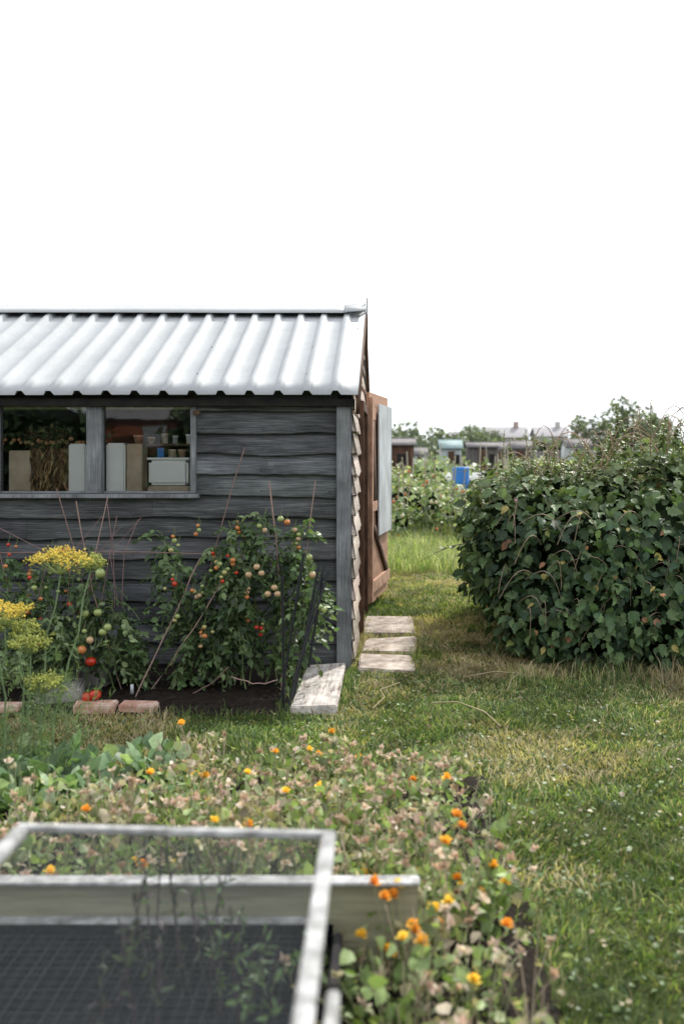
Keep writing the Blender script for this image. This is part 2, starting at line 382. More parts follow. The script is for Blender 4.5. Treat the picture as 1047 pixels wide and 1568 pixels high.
box('crate',-2.82,-2.66,7.33,7.5,1.285,1.60,M['cardboard'],shed,.006)
mb=MB()
n=1400; P=np.stack([rnd(n,-2.66,-2.39),rnd(n,7.33,7.5),rnd(n,1.29,1.64)],1)
mb.leaves(P,unit(n)*.5+[0,0,-1],unit(n),rnd(n,.06,.14),pal(n,[(.34,.2,.1),(.5,.34,.18),(.16,.1,.06)]),NARROW,.35)
n=600; P=np.stack([rnd(n,-2.70,-2.40),rnd(n,7.33,7.45),rnd(n,1.62,1.76)],1)
mb.leaves(P,unit(n)+[0,0,.4],unit(n),rnd(n,.03,.06),pal(n,[(.05,.08,.03),(.12,.08,.04)]),NARROW)
for k in range(26):
    mb.sph((-2.88+k*.03+R.normal(0,.008),7.34,1.66+R.normal(0,.012)),R.uniform(.012,.021),(.42*R.uniform(.6,1.2),.22,.11),(1,1,.85),8,6)
mb.build('dried_plants',M['attr'],shed)
def roof(name,ys,zs,ye,ze):
    mb=MB(); pitch=.205; h=.032
    prof=[]; x=XL-.07
    x1=-.245
    while x<x1:
        prof+= [(x,0),(x+.128,0),(x+.145,h),(x+.182,h)]
        x+=pitch
    prof=[p for p in prof if p[0]<x1]+[(x1,0)]
    L=math.hypot(ye-ys,ze-zs); dy,dz=(ye-ys)/L,(ze-zs)/L; ny,nz=-dz,dy
    if nz<0: ny,nz=-ny,-nz
    K=9; v=[]
    for k in range(K):
        t=k/(K-1)
        for j,(px,ph) in enumerate(prof):
            wv=(vn(np.array([px*2.]),np.array([t*4.]),4)[0]-.5)*.003
            v.append((px,ys+(ye-ys)*t+ny*(ph+wv),zs+(ze-zs)*t+nz*(ph+wv)))
    m=len(prof); f=[]
    for k in range(K-1):
        for j in range(m-1):
            p=k*m+j; f+=[(p,p+1,p+m),(p+1,p+m+1,p+m)]
    mb.add(v,f,(1,1,1))
    o=mb.build(name,M['roof'],shed)
    s=o.modifiers.new('s','SOLIDIFY'); s.thickness=.003
    return o
roof('roof_sheet_front',7.12,2.0,9.1,2.87)
roof('roof_sheet_rear',11.08,2.0,9.1,2.87)
mb=MB()
sl_=.87/1.98
for sgn in (-1,1):
    n=40; t=np.linspace(XL-.08,-.40,n+1)
    a=np.stack([t,t*0+9.1,t*0+2.925],1); b=np.stack([t,t*0+9.1+sgn*.21,2.925-.21*sl_+(vn(t*1.5,t*0,6)-.5)*.008],1)
    v=np.concatenate([a,b]); f=[]
    for i in range(n): f+=[(i,i+n+1,i+1),(i+1,i+n+1,i+n+2)]
    mb.add(v,f,(1,1,1))
    v=[(-.43,9.1,2.93),(-.24,9.1,2.945),(-.43,9.1+sgn*.215,2.838),(-.24,9.1+sgn*.2,2.855)]
    mb.add(v,[(0,2,1),(1,2,3)],(1,1,1))
o=mb.build('ridge_cap',M['roof'],shed); s_=o.modifiers.new('s','SOLIDIFY'); s_.thickness=.003
mb=MB()
for y_ in (7.5,8.1,8.75):
    for i in range(21):
        x=XL+.06+i*.205; mb.sph((x if i%2 else x+.02,y_+ (i%3)*.02,2.0+(.87/1.98)*(y_-7.12)+.012),.007,(.06,.06,.06),(1,1,.7),6,4)
mb.build('roof_screws',M['fruit'],shed)
mb=MB()
for (ya,za,yb,zb) in ((7.14,1.97,9.1,2.86),(9.1,2.86,11.06,1.97)):
    v=[]
    for x in(-.262,-.235):
        v+=[(x,ya,za),(x,yb,zb),(x,yb,zb-.11),(x,ya,za-.11)]
    mb.add(v,[(0,1,2),(0,2,3),(4,6,5),(4,7,6),(0,4,5),(0,5,1),(3,2,6),(3,6,7),(0,3,7),(0,7,4),(1,5,6),(1,6,2)],(1,1,1))
mb.boxm(-.232,-.222,9.07,9.11,2.2,2.99,(1,1,1))
mb.build('barge_boards',M['brownpost'],shed)
door=empty('door'); door.parent=shed; door.location=(-.235,9.66,0); door.rotation_euler=(0,0,math.radians(-8))
W=1.25
npl=9
for i in range(npl):
    box('door_plank_%d'%(i+1),-.012+R.normal(0,.001),.012,i*W/npl+.003,(i+1)*W/npl-.003,.10+R.uniform(-.01,.01),2.17,M['orange'],door,.003)
box('door_ledge_lower',.0125,.04,.03,W-.03,.20,.32,M['orange'],door)
box('door_ledge_middle',.0125,.04,.03,W-.03,1.0,1.1,M['orange'],door)
box('door_ledge_upper',.0125,.04,.03,.25,1.9,2.02,M['orange'],door)
box('door_stile',.0125,.044,.0,.07,.12,2.12,M['orange'],door)
mb=MB()
for (y0,z0,y1,z1) in ((.12,.86,W-.12,.32),(.08,1.9,.3,1.1)):
    v=[(x,y,z) for x in (.013,.036) for (y,z) in ((y0,z0),(y0+.14,z0),(y1+.02,z1),(y1-.14,z1))]
    mb.add(v,[(0,1,2),(0,2,3),(4,6,5),(4,7,6),(0,4,5),(0,5,1),(3,2,6),(3,6,7),(0,3,7),(0,7,4),(1,5,6),(1,6,2)],(.5,.5,.5))
mb.build('door_brace',M['brownpost'],door)
box('door_grey_panel',.041,.056,.36,W-.06,.74,2.07,M['greydoor'],door,.006)
box('door_panel_edge',.041,.058,W-.058,W-.02,.74,2.07,M['greydoor'],door,.004)

# ------------------------------------------------------------------ paving, board, bricks
box('paving_slab',-.25,.17,7.08,7.6,-.02,.045,M['conc'],None,.012,(0,0,.02),.008)
box('paving_slab',-.24,.19,7.76,8.32,-.02,.038,M['conc'],None,.012,(.005,0,-.03),.008)
box('paving_slab',-.255,.20,8.52,9.42,-.02,.045,M['conc'],None,.012,(0,0,.015),.008)
box('timber_plank',-.61,-.335,6.02,7.215,0,.06,M['whitewood'],None,.008,(0,0,.0),.006)
box('brick',-1.925,-1.675,6.0,6.1,0,.07,M['brick'],None,.008,(0,0,.03),.003)
box('brick',-1.655,-1.425,6.02,6.12,0,.065,M['brick'],None,.008,(0,0,-.04),.003)
box('brick',-2.5,-2.25,6.0,6.1,0,.065,M['brick'],None,.008,(0,0,.05),.003)
box('stone_block',-2.2,-1.93,6.12,6.32,0,.13,M['stone'],None,.015,(.03,0,.1),.01)
box('stone_block',-2.12,-1.86,6.5,6.72,.02,.2,M['stone'],None,.015,(.05,.1,-.3),.01)

# ------------------------------------------------------------------ grass
def blades(mb,x0,x1,y0,y1,dens,h,wd,colfn,mask=None,lean=.6,tuft=9):
    n=int((x1-x0)*(y1-y0)*dens); x=rnd(n,x0,x1); y=rnd(n,y0,y1)
    if mask is not None:
        k=mask(x,y); x=x[k];y=y[k]; n=len(x)
    cl=fbm(x*tuft+30,y*tuft+30,20)
    hh=h*rnd(n,.35,1.3)*(.1+1.9*cl); ang=rnd(n,0,2*np.pi); la=rnd(n,0,2*np.pi)*.6+vn(x*5,y*5,50)*9; l=lean*rnd(n,.1,1.5)
    wx=np.cos(ang)*wd/2; wy=np.sin(ang)*wd/2; dx=np.cos(la)*l*hh; dy=np.sin(la)*l*hh
    Z=np.zeros(n)
    v=np.stack([np.stack([x-wx,y-wy,Z],1),np.stack([x+wx,y+wy,Z],1),
        np.stack([x-wx*.8+dx*.45,y-wy*.8+dy*.45,hh*.65],1),np.stack([x+wx*.8+dx*.45,y+wy*.8+dy*.45,hh*.65],1),
        np.stack([x+dx,y+dy,hh*.85],1)],1).reshape(-1,3)
    f=(np.array([(0,1,3),(0,3,2),(2,3,4)])[None]+np.arange(n)[:,None,None]*5).reshape(-1,3)
    C=colfn(x,y,n)
    mb.add(v,f,np.repeat(C,5,axis=0))
def lawncol(x,y,n):
    g=np.array([(.125,.185,.065)])*np.ones((n,1)); y_=np.array([.25,.29,.11]); dry=np.array([.40,.335,.215]); dk_=np.array([.06,.105,.045])
    a=fbm(x*1.1+5,y*1.1+5,30); b=fbm(x*3.2+15,y*3.2+9,33); r=R.random(n)
    c=g*1.0
    c=np.where((r<.27)[:,None],y_,c); c=np.where(((r>.3)&(r<.52))[:,None],dk_,c)
    path=np.exp(-((x-.62)/.3)**2)*(y>6.3)  # lawn colour lifted along the path to paint in sunlight
    dryp=np.clip((a-.45)*4.5,0,.8)+.05+np.clip((x-.9)*.25,0,.3)*(y>4.5)+.3*path
    c=np.where((R.random(n)<dryp)[:,None],dry,c)
    return c*(.3+1.4*b+.15*path)[:,None]*(1+R.normal(0,.2,(n,1)))
def lm(x,y):
    k=np.ones(len(x),bool)
    wob=(vn(x*3,y*3,40)-.5)*.18
    k&=~((x<.42+wob)&(y<4.88+wob))
    k&=~((x<-.62)&(y>5.98+wob*.4)&(y<7.3))
    k&=~((x<-.27)&(y>7.2))
    k&=~((x>-.62)&(x<-.33)&(y>6.0)&(y<7.25))
    k&=~((x>-.24)&(x<.16)&(y>7.1)&(y<9.42)&~(((y>7.63)&(y<7.74))|((y>8.35)&(y<8.5)))&(R.random(len(x))<.985))
    return k
mb=MB()
blades(mb,-3.0,3.6,2.0,7.3,5000,.034,.0066,lawncol,lm,1.1)
blades(mb,-.45,2.2,7.0,13.2,3600,.04,.008,lawncol,lm,1.0,6)
blades(mb,-3,.45,4.7,5.05,700,.07,.006,lawncol)
blades(mb,.40,.5,1.5,4.9,700,.06,.006,lawncol)
blades(mb,-.72,-.6,5.95,7.2,1800,.07,.005,lawncol); blades(mb,-.335,-.28,6.0,7.3,2500,.08,.005,lawncol)
blades(mb,.14,.24,7.0,9.6,1500,.07,.005,lawncol); blades(mb,-.3,-.22,7.3,9.5,1800,.09,.005,lawncol)
blades(mb,-.25,.2,7.62,7.75,1500,.07,.005,lawncol); blades(mb,-.25,.2,8.34,8.52,1500,.07,.005,lawncol)
blades(mb,-3,-.62,5.86,6.04,1300,.06,.005,lawncol)
blades(mb,.8,3.4,6.7,7.15,900,.13,.006,lawncol)
mb.build('grass',M['grass'])
mb=MB()
def pale(x,y,n):
    return pal(n,[(.28,.33,.15),(.40,.42,.23),(.2,.27,.1),(.5,.48,.33)],.2)
blades(mb,-.6,3.5,12.8,17.5,900,.24,.012,pale,lean=.5,tuft=3)
blades(mb,-2,8,17,40,60,.4,.05,pale,lean=.5,tuft=2)
mb.build('long_grass',M['grass'])
mb=MB(); n=9000
x=rnd(n,-2.8,3.2); y=rnd(n,2.2,7.2); k=lm(x,y)&(fbm(x*3,y*3,44)>.42); x=x[k];y=y[k];n=len(x)
mb.leaves(np.stack([x,y,rnd(n,.01,.035)],1),unit(n)*[1,1,.2],unit(n)*.5+[0,0,1],rnd(n,.012,.028),pal(n,[(.12,.18,.07),(.16,.23,.1),(.08,.13,.05),(.13,.19,.08),(.3,.25,.15)]),ROUND)
n=110; x=rnd(n,-1.5,3.2); y=rnd(n,2.4,7.2); k=lm(x,y); x=x[k];y=y[k];n=len(x)
mb.leaves(np.stack([x,y,rnd(n,.03,.04)],1),unit(n)*[1,1,.2],unit(n)*.4+[0,0,1],rnd(n,.02,.04),pal(n,[(.22,.15,.08),(.28,.23,.15),(.15,.09,.05)]),SERR)
mb.build('clover_and_fallen_leaves',M['leaf'])
mb=MB()
for (pts) in ([(-.12,6.1,.02),(-.05,6.25,.05),(-.08,6.5,.04),(.05,6.65,.05)],[(.25,6.2,.03),(.4,6.1,.06),(.55,5.95,.04),(.62,5.7,.02)],[(.5,6.9,.03),(.7,6.85,.08),(.95,6.9,.05)],[(.75,6.5,.03),(.8,6.7,.06),(.95,6.95,.1)]):
    mb.tube(pts,.004,(.36,.3,.18),4)
mb.build('dry_bramble_twigs',M['attr'])

# ------------------------------------------------------------------ bramble bush
bush=empty('bramble_bush')
def topz(x,y):
    px=600+1524*x/y
    return 1.42+.10*np.clip((px-740)/100,0,1)+.18*np.clip((px-880)/110,0,1)
B=[]
for i in range(50):
    y=R.uniform(7.75,10.3); x=R.uniform(1.05,4.0); r=R.uniform(.26,.50); z=R.uniform(.35,1.4)
    rz=r*R.uniform(.8,1.05)
    if y-r<7.0+.25*abs(z-.7): y=7.0+.25*abs(z-.7)+r
    lim=(.60 if .75<z<1.2 else .74)
    if x-r<lim*y/8+.0: x=lim*y/8+r
    t=topz(x,y)+R.uniform(-.30,.06)
    if z+rz>t: z=t-rz
    B.append((x,y,z,r,r,rz))
for (x,y,z,r) in ((1.05,7.9,1.0,.42),(.95,7.85,.75,.34),(1.15,7.6,.38,.38),(1.6,7.5,.38,.45),(2.1,7.5,.42,.45),(2.7,7.55,.4,.45),(1.5,7.6,.82,.46),(2.05,7.65,.9,.44),(2.6,7.7,1.0,.48),(3.2,7.8,.7,.55),(1.15,9.0,1.0,.45),(1.1,9.6,.6,.45),(2.25,8.3,1.2,.46),(2.8,8.5,1.25,.48),(.98,8.3,1.12,.28),(1.35,8.0,1.18,.26),(1.75,8.0,1.2,.28)):
    B.append((x,y,z,r,r,r*.95))
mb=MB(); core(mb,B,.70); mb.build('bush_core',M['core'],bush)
mb=MB()
gre=[(.05,.09,.045),(.065,.115,.05),(.038,.07,.04),(.085,.14,.055),(.11,.165,.07)]
blob_leaves(mb,B,430,.092,gre,SERR,.8,.70,lump=.26,zt=1.0)
blob_leaves(mb,B,14,.065,[(.34,.28,.1),(.26,.3,.1),(.34,.18,.1)],SERR,.6,.98)
lgt=[(.18,.24,.11),(.24,.3,.14),(.14,.2,.09),(.3,.34,.18)]
upper=[b for b in B if b[2]+b[5]>topz(b[0],b[1])-.2]
st=MB()
def sprig(x,y,z,h,lean,n,col,size,T=SERR):
    t=np.linspace(0,1,8); lx,ly=lean
    p=np.stack([x+lx*t**2,y+ly*t**2,z+h*t-(abs(lx)+abs(ly))*.35*t**3],1)
    st.tube(p,np.linspace(.006,.002,8),(.22,.17,.10),4)
    tt=rnd(n,.12,1); q=np.stack([np.interp(tt,t,p[:,i]) for i in range(3)],1)
    a=rnd(n,0,2*np.pi); D=np.stack([np.cos(a),np.sin(a),rnd(n,-.6,.4)],1)
    mb.leaves(q,D,unit(n)*.3+[0,0,1],size*(1.15-tt*.6)*rnd(n,.8,1.2),pal(n,col),T)
for i in range(330):
    b=upper[R.integers(0,len(upper))]; u=unit(1)[0]; u[2]=abs(u[2])+.3; u/=np.linalg.norm(u)
    p=np.array(b[:3])+u*np.array(b[3:])*.88
    sprig(*p,R.uniform(.08,.28),(R.normal(0,.18),R.normal(0,.14)),R.integers(12,26),lgt+[(.09,.14,.06)],R.uniform(.035,.06),LEAF)
# tall loose shoots standing clear of the mass
for i in range(46):
    x=R.uniform(.95,3.6); y=R.uniform(7.8,9.6); z=topz(x,y)-.15
    sprig(x,y,z,R.uniform(.28,.52),(R.normal(0,.16),R.normal(0,.1)),R.integers(16,40),lgt,R.uniform(.03,.05),LEAF)
for (x,z) in ((1.83,1.60),(1.78,1.55),(1.9,1.55),(2.3,1.6),(1.27,1.3),(1.0,1.25),(2.2,1.6)):
    sprig(x,8.1,z,R.uniform(.28,.42),(R.normal(0,.05),0),70,[(.18,.24,.11),(.22,.28,.12)],.055,LEAF)
for i in range(170):
    b=B[R.integers(0,len(B))]
    if b[1]>8.3: continue
    u=unit(1)[0]; u[1]=-abs(u[1]); u[2]=abs(u[2])*.8
    p=np.array(b[:3])+u*np.array(b[3:])*.95
    sprig(*p,R.uniform(-.08,.22),(u[0]*.4-.06,-R.uniform(.05,.24)),12,gre+[(.15,.22,.08)],.08)
for i in range(44):
    x=R.uniform(.9,3.2); y=R.uniform(7.4,8.6); z=topz(x,y)-.12; l=R.uniform(-.5,.5)
    t=np.linspace(0,1,9); p=np.stack([x+l*t,y-.2*t,z+R.uniform(.2,.4)*np.sin(t*2.6)],1); st.tube(p,.0035,(.34,.24,.16),4)
for i in range(50):
    x=R.uniform(.8,2.6); z=R.uniform(.3,1.2); t=np.linspace(0,1,8); l=R.uniform(-.3,.4)
    p=np.stack([x+l*t,7.35-.15*np.sin(t*3)-.1*t,z+.25*np.sin(t*2.4)-.3*t],1); st.tube(p,.003,(.36,.27,.2),4)
mb.build('bush_leaves',M['bushleaf'],bush); st.build('bush_stems',M['attr'],bush)
mb=MB()
for i in range(40):
    u=unit(1)[0]; b=B[R.integers(0,len(B))]
    if b[1]>8.4: continue
    u[1]=-abs(u[1]); u[2]=abs(u[2])
    mb.sph(np.array(b[:3])+u*np.array(b[3:])*1.03,.013,(.55,.36,.4) if i%3 else (.1,.03,.05),(1,1,.8),8,5)
mb.build('bush_blossom',M['flower'],bush)

# ------------------------------------------------------------------ tomato plants
def tomato(name,stems,ncomp,fruits,leafcols,size=.05):
    e=empty(name); L=MB(); S=MB(); Fm=MB()
    paths=[]
    for (p0,p1) in stems:
        t=np.linspace(0,1,10)[:,None]; p=np.array(p0)*(1-t)+np.array(p1)*t
        p[1:-1]+=R.normal(0,.018,(8,3)); S.tube(p,np.linspace(.007,.003,10),(.16,.21,.09),5); paths.append(p)
    for i in range(ncomp):
        p=paths[R.integers(0,len(paths))]; t=R.uniform(.15,1)**.8; q=np.array([np.interp(t,np.linspace(0,1,10),p[:,k]) for k in range(3)])
        a=R.uniform(0,2*np.pi); ln=R.uniform(.08,.22); d=np.array([math.cos(a),math.sin(a)*.8,R.uniform(-.1,.8)])
        tt=np.linspace(0,1,5)[:,None]; rp=q+d*ln*tt+np.array([0,0,-.9*ln])*tt**2
        S.tube(rp,.002,(.17,.23,.09),3)
        k=9; u=np.linspace(.25,1,k); pos=np.stack([np.interp(u,tt[:,0],rp[:,j]) for j in range(3)],1)
        side=np.cross(d,[0,0,1]); side/=np.linalg.norm(side)+1e-6
        sg=np.where(np.arange(k)%2==0,1,-1)[:,None]*1.0; sg[-1]=0
        D=sg*side+d*.5+np.array([0,0,-.6])+R.normal(0,.35,(k,3))
        c=pal(1,leafcols,.25)*(1+R.normal(0,.15,(k,1)))
        L.leaves(pos,D,R.normal(0,.55,(k,3))+[0,-.25,1],size*rnd(k,.55,1.35),c,SERR,.9)
    for (x,y,z,r,c) in fruits:
        Fm.sph((x,y,z),r,c,(1,1,R.uniform(.86,1.0)),14,10)
        L.leaves(np.tile([x,y,z+r*.9],(5,1)),np.stack([np.cos(np.arange(5)*1.256),np.sin(np.arange(5)*1.256),np.full(5,.1)],1),np.tile([0,0,1],(5,1)),r*1.0,(.1,.18,.05),NARROW)
        S.tube([(x,y,z+r),(x+.01,y+.01,z+r+.05)],.0016,(.16,.22,.08),3)
    L.build('foliage',M['leaf'],e); S.build('stems',M['attr'],e); Fm.build('fruit',M['fruit'],e,True)
    return e
red=(.50,.035,.015); org=(.55,.2,.06); gr=(.31,.36,.13); pk=(.5,.33,.19)
tl=[(.075,.12,.055),(.10,.16,.065),(.05,.08,.045),(.17,.23,.11)]
fr=[]
for i in range(22):   # trusses of fruit
    x=R.uniform(-1.45,-.52); z=R.uniform(.45,1.15); y=R.uniform(6.28,6.5)
    for k in range(R.integers(2,6)): fr.append((x+R.normal(0,.022),y+R.normal(0,.015),z-.028*k,R.uniform(.010,.018),[org,gr,gr,pk,(.4,.36,.15),red][R.integers(0,6)]))
for (px,pz) in ((-.52,.93),(-.5,.82),(-.47,.62),(-.43,.60),(-.74,.74),(-.78,.70),(-.72,.7),(-.66,1.15),(-.70,1.17),(-.82,.83),(-.85,.87),(-.9,.82)):
    fr.append((px,6.25,pz,.021,[org,pk,gr][R.integers(0,3)]))
st1=[((-1.0,6.6,.02),(-1.15,6.5,.98)),((-1.1,6.6,.02),(-.95,6.45,1.12)),((-.95,6.6,.02),(-.82,6.5,1.22)),((-.85,6.6,.02),(-.62,6.45,1.0)),((-1.25,6.6,.02),(-1.42,6.5,.85)),((-.8,6.6,.02),(-.5,6.4,.72)),((-1.2,6.6,.02),(-1.0,6.35,.7)),((-.95,6.5,.02),(-1.05,6.4,1.15)),((-1.5,6.6,.02),(-1.05,6.5,.5)),((-1.45,6.55,.02),(-1.2,6.5,.8)),((-1.3,6.7,.02),(-1.55,6.7,1.05)),((-.75,6.6,.3),(-.55,6.5,1.15)),((-1.05,6.6,.02),(-.9,6.4,.9))]
tomato('tomato_plant',st1,500,fr,tl,.047)
fr=[(-1.90,6.28,.27,.034,red),(-1.93,6.2,.36,.028,org),(-1.88,6.2,.42,.024,pk),(-1.86,6.1,.09,.04,red),(-1.81,6.08,.11,.036,red),(-1.94,6.3,.57,.026,gr),(-1.86,6.3,.575,.028,gr),(-1.80,6.2,.47,.026,gr),(-1.83,6.25,.83,.032,gr),(-1.77,6.2,.50,.024,gr)]
for i in range(48): fr.append((R.uniform(-2.7,-1.9),R.uniform(6.15,6.5),R.uniform(.3,1.0),R.uniform(.010,.018),[red,org,org,gr][R.integers(0,4)]))
st2=[((-2.0,6.5,.02),(-1.9,6.35,.95)),((-2.2,6.5,.02),(-2.25,6.4,.95)),((-2.4,6.5,.02),(-2.5,6.4,.9)),((-2.1,6.5,.02),(-2.05,6.4,.8)),((-1.85,6.5,.02),(-1.78,6.35,.65)),((-2.6,6.5,.02),(-2.7,6.4,.85)),((-2.9,6.5,.02),(-2.8,6.5,.9)),((-1.75,6.6,.02),(-1.72,6.5,.45)),((-2.3,6.4,.02),(-2.4,6.2,.7)),((-2.15,6.4,.02),(-2.1,6.2,.6))]
tomato('tomato_plant',st2,440,fr,tl,.045)

mb=MB(); cp=(.36,.24,.21)
for a,b in (((-1.40,6.7,0),(-.95,6.4,1.62)),((-1.9,6.6,0),(-2.12,6.3,1.36)),((-1.75,6.5,0),(-2.0,6.3,1.28)),((-2.3,6.5,0),(-2.6,6.3,1.35)),((-.72,6.5,0),(-.80,6.45,1.40)),((-.62,6.6,0),(-.5,6.5,1.4)),((-2.05,6.5,.0),(-1.8,6.3,1.3)),((-1.6,6.5,.0),(-1.1,6.4,.75)),((-1.3,6.4,.03),(-1.0,6.1,.28)),((-1.0,6.2,.2),(-.7,6.1,.2)),((-2.6,6.3,.95),(-1.2,6.5,.92)),((-1.65,6.3,0),(-1.25,6.5,.9))):
    a=np.array(a);b=np.array(b);t=np.linspace(0,1,8)[:,None]; bow=np.sin(t*3.14)*R.normal(0,.02,3)
    mb.tube(a*(1-t)+b*t+bow+R.normal(0,.003,(8,3)),R.uniform(.003,.0055),np.array(cp)*R.uniform(.5,1.2),5)
for i in range(7):
    x=R.uniform(-2.3,-1.7); mb.tube([(x,6.35,.6),(x+R.normal(0,.06),6.3,.95),(x+R.normal(0,.14),6.28,R.uniform(1.1,1.3))],.0025,(.26,.16,.16),4)
mb.build('bamboo_canes',M['attr'])
mb=MB()
for a,b in (((-.655,6.04,0),(-.665,6.04,.85)),((-.64,6.02,0),(-.43,6.3,.88)),((-.60,6.1,.1),(-.47,6.35,.86)),((-.70,6.2,0),(-.56,6.3,.95)),((-.60,6.05,.2),(-.40,6.3,.84)),((-.52,6.2,.25),(-.44,6.3,.8))):
    a=np.array(a);b=np.array(b);t=np.linspace(0,1,3)[:,None]; mb.tube(a*(1-t)+b*t,.0085,(1,1,1),7)
mb.build('metal_plant_support',M['blackmetal'])
mb=MB(); mb.boxm(-1.655,-1.635,6.3,6.303,.06,.12,(.5,.52,.55)); mb.build('plant_label',M['attr'])

# ------------------------------------------------------------------ fennel
fen=empty('fennel_plant'); L=MB(); S=MB(); U=MB()
octv=np.array([(1,0,0),(-1,0,0),(0,1,0),(0,-1,0),(0,0,1),(0,0,-1)],float); octf=np.array([(0,2,4),(2,1,4),(1,3,4),(3,0,4),(2,0,5),(1,2,5),(3,1,5),(0,3,5)])
def umbel(x,y,z,w,col,base):
    p0=np.array([x,y,z]); b=np.array(base)
    t=np.linspace(0,1,8)[:,None]; P=b*(1-t)+(p0-[0,0,w*.42])*t; P[1:-1]+=R.normal(0,.01,(6,3)); S.tube(P,np.linspace(.006,.003,8),(.17,.24,.12),5)
    nb=34
    for i in range(nb):
        r=math.sqrt((i+.5)/nb)*w/2; a=i*2.399; tip=p0+np.array([r*math.cos(a),r*math.sin(a)*.9,-.30*r+R.normal(0,.014)])
        S.tube([P[-1],(P[-1]+tip)/2+[0,0,-.01],tip-[0,0,.012]],.0014,(.24,.3,.1),3)
        n=18; q=tip+R.normal(0,1,(n,3))*[w*.06,w*.06,.008]
        s=rnd(n,.003,.0055)
        v=(q[:,None]+s[:,None,None]*octv[None]).reshape(-1,3); f=(octf[None]+np.arange(n)[:,None,None]*6).reshape(-1,3)
        U.add(v,f,np.repeat(pal(n,[col],.15),6,axis=0))
yel=(.76,.64,.13); yg=(.46,.5,.14)
umbel(-1.53,4.6,1.14,.27,yel,(-1.70,4.65,0)); umbel(-1.79,4.6,.89,.24,yel,(-1.80,4.65,0)); umbel(-1.65,4.55,.75,.19,yg,(-1.72,4.65,0))
umbel(-1.60,4.6,.55,.17,yg,(-1.66,4.7,0)); umbel(-1.73,4.7,.78,.12,yg,(-1.74,4.65,0)); umbel(-1.48,4.9,1.07,.13,yg,(-1.66,4.7,0)); umbel(-2.1,4.6,1.05,.25,yel,(-1.95,4.65,0)); umbel(-1.86,4.7,.8,.15,yg,(-1.8,4.7,0))
for i in range(260):
    x=R.uniform(-2.1,-1.45); y=R.uniform(4.5,4.85); z=R.uniform(.0,.75)*R.random()**.5
    n=18; d=unit(1)[0]; d[2]=abs(d[2])+.3; ln=R.uniform(.08,.2); t=rnd(n,.1,1)
    P=np.array([x,y,z])+d*ln*t[:,None]
    L.leaves(P,unit(n)+d,unit(n),rnd(n,.025,.06),pal(n,[(.17,.24,.12),(.23,.31,.15),(.12,.18,.09)]),NARROW,.14)
L.build('feathery_leaves',M['leaf'],fen); S.build('stems',M['attr'],fen); U.build('umbels',M['flower'],fen)

# ------------------------------------------------------------------ broad-leaf greens
mb=MB()
for i in range(150):
    x=R.uniform(-2.5,-.98); y=R.uniform(4.05,4.8)
    if x>-1.35 and R.random()<.4: continue
    n=R.integers(7,14); a=rnd(n,0,2*np.pi); D=np.stack([np.cos(a),np.sin(a),rnd(n,.4,1.8)],1)
    mb.leaves(np.tile([x,y,.03],(n,1))+D*rnd(n,.02,.08)[:,None],D,unit(n)*.5+[0,0,1],rnd(n,.05,.105),pal(n,[(.18,.28,.15),(.25,.36,.21),(.13,.2,.10),(.32,.4,.26)]),ROUND,.9)
mb.build('leaf_greens',M['leaf'])

# ------------------------------------------------------------------ marigold bed
mar=empty('marigold_plants'); L=MB(); S=MB(); H=MB()
for i in range(800):
    x=R.uniform(-1.5,.42); y=R.uniform(2.0,4.78)
    if x<-.12 and y<2.75: continue
    if x<-.2 and y<3.3: continue
    if x<-1.0 and y>4.1: continue
    edge=np.clip((.38-x)/.22,0,1)
    clump=fbm(np.array([x*3+9]),np.array([y*3+9]),51)[0]
    if R.random()>(.08+.92*edge)*(.35+1.3*np.clip((clump-.3)*2,0,1)): continue
    near=y<3.3
    hgt=R.uniform(.10,.30)*(.75 if y>4 else 1.0)
    dryp=R.random()<(.5 if y>3.6 else .3)
    m_=R.integers(3,8)
    for k in range(m_):
        tip=np.array([x+R.normal(0,.07),y+R.normal(0,.07),hgt*R.uniform(.6,1.25)])
        r=R.random()
        gp=.022 if not near else .15
        if r<gp: tip[2]+=R.uniform(0,.06)
        mid=(np.array([x,y,0])+tip)/2+R.normal(0,.012,3); S.tube([(x,y,.01),mid,tip],.0022,(.28,.31,.16) if not dryp else (.45,.37,.27),3)
        if r<gp:
            c=np.array([(.84,.50,.07),(.90,.68,.11),(.90,.64,.09),(.82,.40,.06)][R.integers(0,4)]); n=20
            a=np.arange(n)*2.399; el=np.linspace(1.4,.0,n)
            D=np.stack([np.cos(a)*np.cos(el),np.sin(a)*np.cos(el),np.sin(el)],1)
            H.leaves(np.tile(tip+[0,0,.015],(n,1)),D,np.tile([0,0,1.],(n,1))+unit(n)*.2,rnd(n,.016,.028),pal(n,[c],.12),PETAL)
        elif r<.48:
            c=np.array([(.66,.53,.44),(.74,.64,.54),(.48,.35,.26),(.6,.46,.38),(.6,.57,.4)][R.integers(0,5)])
            n=9; a=rnd(n,0,6.28); D=np.stack([np.cos(a)*.5,np.sin(a)*.5,rnd(n,-.2,1)],1)
            H.leaves(np.tile(tip,(n,1)),D,unit(n),rnd(n,.016,.030),pal(n,[c],.15),LEAF,1.0)
    n=R.integers(22,42)
    P=np.stack([x+R.normal(0,.06,n),y+R.normal(0,.06,n),hgt*rnd(n,.05,1.05)],1); P[:,2]=P[:,2].clip(.01)
    cols=[(.19,.26,.10),(.26,.34,.14),(.32,.4,.2),(.13,.19,.07)] if not dryp else [(.40,.34,.24),(.25,.29,.14),(.5,.43,.34),(.32,.36,.2)]
    L.leaves(P,unit(n)+[0,0,.5],unit(n),rnd(n,.022,.055),pal(n,cols),NARROW if i%3 else LEAF,1.2)
L.build('foliage',M['leaf'],mar); S.build('stems',M['attr'],mar); H.build('flower_heads',M['flower'],mar)

